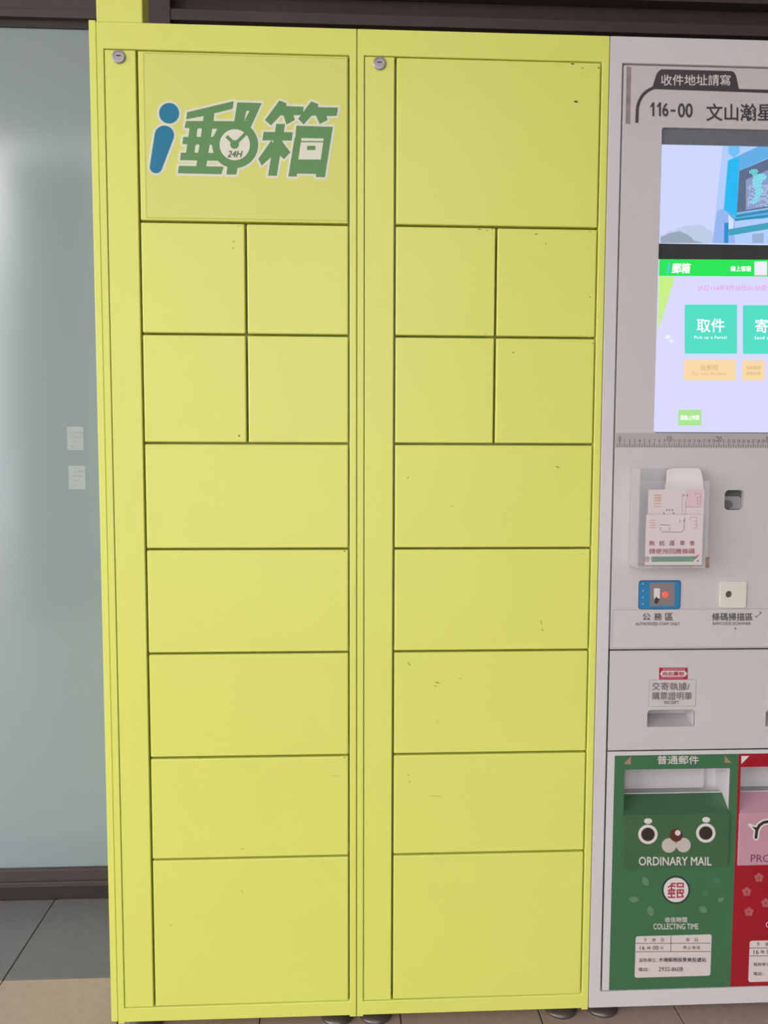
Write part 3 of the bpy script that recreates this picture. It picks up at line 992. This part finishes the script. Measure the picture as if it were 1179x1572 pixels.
EYE = mat('eye_brown', (52, 44, 36), 0.4, var=0.1)
NOSE = mat('nose_brown', (92, 48, 36), 0.4, var=0.1)
MUZ = mat('muzzle_cream', (196, 186, 180), 0.5, var=0.03)
for eu, ev, bu, bv in ((994.6, 1280.8, 994.9, 1260.4), (1083.4, 1278.7, 1084, 1258.4)):
    fp.add(pc(eu, ev, 14.9), WHITE, 1).add(pc(eu, ev, 10.4), EYE, 2).add(pc(bu, bv, 6.2, 4.3), WHITE, 1)
fp.add(pc(1027, 1297.8, 11.2), MUZ, 1).add(pc(1049, 1297.2, 11.2), MUZ, 1).add(pc(1037.9, 1282.2, 10), NOSE, 2).add(pc(1040.3, 1278.3, 4.3), WHITE, 3)
fp.build('face_print', md)
wk = [(1160.4, 1285.5), (1161.5, 1275), (1165.5, 1267), (1172, 1262.5), (1180, 1261), (1188, 1262.5), (1195, 1267), (1199, 1275), (1200, 1285.5)]
wkp = Print(FY, 0.0002)
for wd, m, ly in ((9.5, WHITE, 1), (4.4, EYE, 2)):
    for p, q in zip(wk, wk[1:]):
        wkp.add(stroke(p, q, wd), m, ly)
        wkp.add(pc(*q, wd / 2, n=12), m, ly)
    wkp.add(pc(*wk[0], wd / 2, n=12), m, ly)
wkp.add([(1147.5, 1266), (1151, 1264), (1163, 1269), (1161, 1280), (1155, 1274)], WHITE, 1)
wkp.add([(1154, 1268.5), (1164, 1271), (1162, 1277)], EYE, 2)
wkp.build('wink_print', md)
lettering([('ORDINARY MAIL', 980.5, 1315, 1092, 1328.5, 0.012)], WHITE, FY, md, 'box_lettering')
lettering([('PROMPT MAIL', 1152.4, 1311.8, 1258, 1323.4, 0.0)], mat('plum_ink', (128, 58, 96), 0.5), FY, md, 'box_lettering')
GY = PY - 0.0006
lettering([('普通郵件', 1008.9, 1159.9, 1072.7, 1173, 0.01)], WHITE, GY, md, 'panel_heading')
pr = Print(GY, 0.0002)
pr.add([(957.5, 1172.8), (968.6, 1161), (968.6, 1173.5)], TAN).add([(1112.3, 1159.4), (1112.3, 1170.6), (1123, 1171.4)], TAN)
pr.add([(1138, 1160.5), (1150.4, 1160.5), (1138, 1172.8)], WHITE)


def Q(x, y):
    return (960 + x / 6.935, 1330 + y / 6.935)


def leaf(cx, cy, L, W, a, m):
    pts = []
    for k in range(9):
        t = k / 8
        pts.append((-L + 2 * L * t, W * math.sin(math.pi * t) ** 0.8))
    for k in range(7, 0, -1):
        t = k / 8
        pts.append((-L + 2 * L * t, -W * math.sin(math.pi * t) ** 0.8))
    ca, sa = math.cos(math.radians(a)), math.sin(math.radians(a))
    pr.add([Q(cx + x * ca - y * sa, cy + x * sa + y * ca) for x, y in pts], m)


for c in ((215, 160, 54, 34, 60), (88, 352, 58, 32, 0), (268, 475, 58, 36, 75), (828, 460, 50, 34, 30)):
    leaf(*c, GLEAF)
GL2 = mat('faint_leaf_print', (76, 122, 90), 0.45)
for c in ((970, 150, 46, 34, 20), (850, 290, 42, 30, -30)):
    leaf(*c, GL2)
pr.add([Q(985, 350), Q(1000, 332), Q(1018, 340), Q(1035, 326), Q(1050, 332), Q(1040, 362), Q(1015, 384), Q(995, 376)], GLEAF)
for fx, fy in ((422, 112), (300, 252), (490, 365), (322, 452), (640, 180), (600, 420), (700, 300)):
    cu_, cv_ = 1100 + fx / 6.494, 1330 + fy / 6.494
    pts = []
    for k in range(40):
        a = 2 * math.pi * k / 40 - math.pi / 2
        r = 7.4 * (0.72 + 0.28 * abs(math.cos(2.5 * (a + math.pi / 2))))
        pts.append((cu_ + r * math.cos(a), cv_ + r * math.sin(a)))
    pr.add(pts, FLOW)
    pr.add(pc(cu_, cv_, 1.3, n=10), RED, 2)
pr.build('panel_ornament', md, True)
# postal emblem
em = Print(GY, 0.0002)
eu, ev = Q(538, 250)
em.add(pc(eu, ev, 21.6), mat('emblem_ring', (34, 48, 52), 0.5), 1).add(pc(eu, ev, 19), WHITE, 2)
for pl in ([(490, 330), (490, 182), (532, 182)], [(455, 220), (490, 200), (527, 213)], [(455, 258), (490, 240), (527, 253)], [(455, 290), (527, 290)], [(455, 328), (527, 328)],
           [(468, 255), (468, 290)], [(512, 250), (512, 290)],
           [(553, 180), (615, 180), (615, 215), (553, 215), (553, 180)], [(553, 328), (553, 250), (615, 250), (615, 282), (553, 282)], [(582, 250), (582, 282)], [(553, 328), (615, 322)], [(595, 288), (615, 322)]):
    for p, q in zip(pl, pl[1:]):
        dx, dy = q[0] - p[0], q[1] - p[1]
        L = math.hypot(dx, dy)
        p2 = (p[0] - dx / L * 6, p[1] - dy / L * 6)
        q2 = (q[0] + dx / L * 6, q[1] + dy / L * 6)
        em.add([Q(*c) for c in stroke(p2, q2, 15)], INKR, 3)
em.build('postal_emblem', md)
lettering([('收信時間', 1020.6, 1407.5, 1054.4, 1415.8, 0.01), ('COLLECTING TIME', 1003, 1417.5, 1071.8, 1426.4, 0.01), ('COLLECTING TIME', 1175.5, 1415.3, 1244, 1423.4, 0.01)], WHITE, GY, md, 'time_lettering')
for k, (b, lines, vl) in enumerate((((975.2, 1436, 1091.5, 1499.4), (1448.2, 1461), 1030), ((1150, 1443, 1266, 1506), (1455.3, 1467.4), 1204))):
    tb = pxbox(*b)
    plate('timetable_card', [rrect(*tb, 0.005)], GY - 0.0004, 0.0004, mat('card_white', (218, 206, 204), 0.45, var=0.01), md)
    pl = Print(GY - 0.0004, 0.0002)
    zc = 0.0009
    for y in lines:
        pl.add(stroke((b[0] + 0.5, y), (b[2] - 0.5, y - 0.3), 1.0), INKG)
    pl.add(stroke((vl, b[1]), (vl - 0.3, lines[1]), 1.0), INKG)
    pl.build('card_lines', md)
lettering([('平', 988, 1440.3, 992.6, 1445.4), ('常', 1001, 1440.3, 1006, 1445.4), ('日', 1014.5, 1440.3, 1018.8, 1445.4), ('假', 1053, 1440, 1058.4, 1445.2), ('日', 1066.4, 1440, 1070.8, 1445.2),
           ('16', 982, 1451.8, 989.6, 1458), ('時', 993.4, 1452.4, 998.6, 1457.8), ('00', 1002, 1451.8, 1010.6, 1458), ('分', 1013.6, 1452.4, 1018.4, 1457.4), ('停止收信', 1048.2, 1451.8, 1074.6, 1457.2, 0, 0, 1.2),
           ('服務單位：', 981, 1471, 1009, 1476.6), ('木柵郵務股景美投遞站', 1011, 1469.8, 1083.7, 1476.6, 0.01), ('電話：', 980, 1485.4, 997, 1490.8), ('2932-8608', 1011, 1484.4, 1048, 1490.8)],
          INK, GY - 0.0004, md, 'card_lettering')
lettering([('平', 1161.6, 1447, 1166, 1452.3), ('常', 1174.5, 1447, 1179.5, 1452.3), ('日', 1188, 1447, 1192.4, 1452.3), ('16', 1156.7, 1458, 1164.6, 1464.7), ('時', 1168, 1458.4, 1173, 1464), ('00', 1176.6, 1457.8, 1185, 1464.3), ('分', 1188, 1458, 1193, 1463.6),
           ('服務單位：', 1156.5, 1477.6, 1184, 1482.8), ('電話：', 1156.5, 1492, 1172, 1497.2)], INK, GY - 0.0004, md, 'card_lettering')

# ------------------------------------------------------------------ form holder on the kiosk, with its forms
ACR = acrylic('clear_acrylic', 0.90)
ACE = acrylic('acrylic_edge', 0.74)
HY = -0.046
hb = pxbox(967, 719, 1076, 867)
hx0, hz0, hx1, hz1 = hb
hf = (at(987, 800, HY).x, at(1030, 868, HY).z, at(1087, 800, HY).x, at(1030, 738, HY).z)
hx0, hx1 = hb[0], hf[2]
H = thing('form_holder', 'clear acrylic form holder fixed to the kiosk panel below the ruler', 'holder', ((hx0 + hx1) / 2, -0.02, hz0))
hz0 = min(hz0, hf[1])
box('back_plate', hx0, hx1, PY - 0.0032, PY - 0.0002, hz0, hz1, ACR, H, 0.0005)
box('side_plate', hx0, hx0 + 0.0025, HY, PY - 0.0034, hz0, hz1, ACE, H, 0.0005)
box('side_plate', hx1 - 0.0025, hx1, HY, PY - 0.0034, hz0, hf[3], ACR, H, 0.0005)
box('front_plate', hx0, hx1, HY - 0.0025, HY - 0.0001, hz0, hf[3], ACR, H, 0.0005)
box('bottom_plate', hx0, hx1, HY, PY - 0.0034, hz0, hz0 + 0.0025, ACE, H, 0.0005)
box('tape_residue', hx1 - 0.004, hx1 + 0.0035, HY - 0.0034, HY - 0.0026, hz0 + 0.001, hz0 + 0.022, mat('brown_tape', (140, 116, 98), 0.6, var=0.3, scale=120), H)


def slip(name, label, u0, v0, u1, v1, Y, thick, m):
    b = pxbox(u0, v0, u1, v1, Y)
    t = thing(name, label, 'form', ((b[0] + b[2]) / 2, Y, b[1]), 'label forms in the acrylic holder')
    box('paper', b[0], b[2], Y, Y + thick, b[1], b[3], m, t, 0.0003)
    return t


S1Y, S2Y = -0.034, -0.042
PAP2 = mat('pinkish_paper', (236, 222, 221), 0.7, var=0.015, scale=60)
f1 = slip('label_form', 'pink and white label form standing behind another in the clear holder', 994.5, 751.5, 1080, 866, S1Y, 0.0025, PAP2)
f2 = slip('label_form', 'front form with two lines of crimson characters and a green stripe', 991.5, 790, 1078.5, 867.3, S2Y, 0.0025, PAP2)


def P5(x, y):
    return (950 + x / 7.369, 690 + y / 7.369)


GRN = mat('green_stripe', (64, 138, 96), 0.6)
ORG = mat('faded_orange_ink', (222, 170, 150), 0.6)
s = Print(S1Y, 0.0002)
s.add([P5(755, 455), P5(950, 455), P5(950, 640), P5(755, 650)], mat('pale_pink', (236, 200, 210), 0.7))
for p, q in (((860, 500), (925, 500)), ((925, 500), (925, 615)), ((860, 500), (860, 540)), ((885, 540), (925, 540)), ((885, 580), (925, 580)), ((885, 615), (925, 615)), ((885, 540), (885, 615))):
    s.add([P5(*c) for c in stroke(p, q, 7)], INKP, 2)
for p, q in (((755, 650), (950, 650)), ((755, 560), (755, 740)), ((715, 500), (715, 740))):
    s.add([P5(*c) for c in stroke(p, q, 4)], INKG, 2)
for k in range(5):
    s.add([P5(*c) for c in stroke((395, 515 + k * 32), (480, 518 + k * 32), 12)], ORG, 2)
    s.add([P5(*c) for c in stroke((410 + k * 15, 510), (410 + k * 15, 590), 6)], ORG, 2)
for x, y in ((505, 722), (615, 722), (730, 520), (770, 520), (540, 685), (570, 685), (600, 685)):
    s.add([P5(*c) for c in stroke((x, y - 12), (x + 8, y + 12), 12)], INKG, 2)
s.build('form_print', f1, stuff=True)
s = Print(S2Y, 0.0002)
for k in range(4):
    s.add([P5(*c) for c in stroke((345, 800 + k * 28), (420, 800 + k * 28), 11)], ORG, 2)
for p, q in (((480, 935), (700, 935)), ((700, 935), (735, 910)), ((735, 910), (745, 770)), ((460, 850), (585, 855)), ((690, 790), (690, 830)), ((735, 790), (735, 820)), ((470, 880), (470, 920)), ((572, 880), (572, 920))):
    s.add([P5(*c) for c in stroke(p, q, 7)], INKG, 2)
for p, q in (((800, 770), (880, 770)), ((880, 770), (880, 890)), ((800, 770), (800, 800)), ((840, 810), (880, 810)), ((850, 850), (880, 850)), ((850, 890), (880, 890))):
    s.add([P5(*c) for c in stroke(p, q, 6)], INKP, 2)
s.add([P5(368, 1212), P5(885, 1208), P5(840, 1268), P5(368, 1272)], GRN, 2)
s.add([P5(850, 1225), P5(905, 1180), P5(900, 1200), P5(870, 1240)], INKR, 3)
s.add([P5(885, 1250), P5(905, 1250), P5(905, 1270), P5(880, 1270)], GRN, 2)
s.add(pc(*P5(318, 1240), 4.2, n=20), INKR, 2).add(pc(*P5(318, 1240), 3.3, n=20), PAP2, 3)
s.build('form_print', f2, stuff=True)
lettering([('無', *P5(340, 1030), *P5(405, 1088), 0.02), ('託', *P5(455, 1030), *P5(520, 1088), 0.02), ('運', *P5(565, 1030), *P5(630, 1088), 0.02), ('單', *P5(688, 1030), *P5(745, 1088), 0.02), ('者', *P5(795, 1030), *P5(857, 1088), 0.02),
           ('請使用回應條碼', *P5(340, 1118), *P5(857, 1180), 0.02), ('郵', *P5(302, 1224), *P5(335, 1257), 0.01)], INKR, S2Y, f2, 'form_lettering', 0.0008)

# curled sheet at the back of the holder
def curl():
    b = pxbox(1008, 718, 1073, 864, -0.012)
    bm = bmesh.new()
    prof = [(-0.0305, b[1] + 0.006), (-0.0305, b[1] + 0.08), (-0.0305, b[3] - 0.046), (-0.0295, b[3] - 0.034), (-0.026, b[3] - 0.022), (-0.019, b[3] - 0.009), (-0.011, b[3] + 0.000)]
    rows = []
    n = 10
    for i, (y, z) in enumerate(prof):
        row = []
        for k in range(n + 1):
            t = k / n
            x = b[0] + (b[2] - b[0]) * t
            f = i / (len(prof) - 1)
            lf = max(0.0, 1 - t * 3.0) * f
            row.append(bm.verts.new((x + lf * 0.016, y - lf * 0.004, z - lf * 0.004)))
        rows.append(row)
    for a, c in zip(rows, rows[1:]):
        for k in range(n):
            bm.faces.new((a[k], a[k + 1], c[k + 1], c[k]))
    me = finish(bm, 'curled_sheet', True)
    o = link('curled_sheet', me, PAPER)
    md_ = o.modifiers.new('solid', 'SOLIDIFY')
    md_.thickness = 0.0004
    sb_ = o.modifiers.new('sub', 'SUBSURF')
    sb_.levels = sb_.render_levels = 2
    return tag(o, 'blank white sheet curling forward at the top of the clear holder', 'paper')


curl()

# ------------------------------------------------------------------ pale decals painted on the frosted pane in place of mirrored notices
NOT = mat('faded_notice', (160, 169, 178), 0.4, var=0.03, scale=40)  # slightly lighter than the pane, a reflection put into the colour
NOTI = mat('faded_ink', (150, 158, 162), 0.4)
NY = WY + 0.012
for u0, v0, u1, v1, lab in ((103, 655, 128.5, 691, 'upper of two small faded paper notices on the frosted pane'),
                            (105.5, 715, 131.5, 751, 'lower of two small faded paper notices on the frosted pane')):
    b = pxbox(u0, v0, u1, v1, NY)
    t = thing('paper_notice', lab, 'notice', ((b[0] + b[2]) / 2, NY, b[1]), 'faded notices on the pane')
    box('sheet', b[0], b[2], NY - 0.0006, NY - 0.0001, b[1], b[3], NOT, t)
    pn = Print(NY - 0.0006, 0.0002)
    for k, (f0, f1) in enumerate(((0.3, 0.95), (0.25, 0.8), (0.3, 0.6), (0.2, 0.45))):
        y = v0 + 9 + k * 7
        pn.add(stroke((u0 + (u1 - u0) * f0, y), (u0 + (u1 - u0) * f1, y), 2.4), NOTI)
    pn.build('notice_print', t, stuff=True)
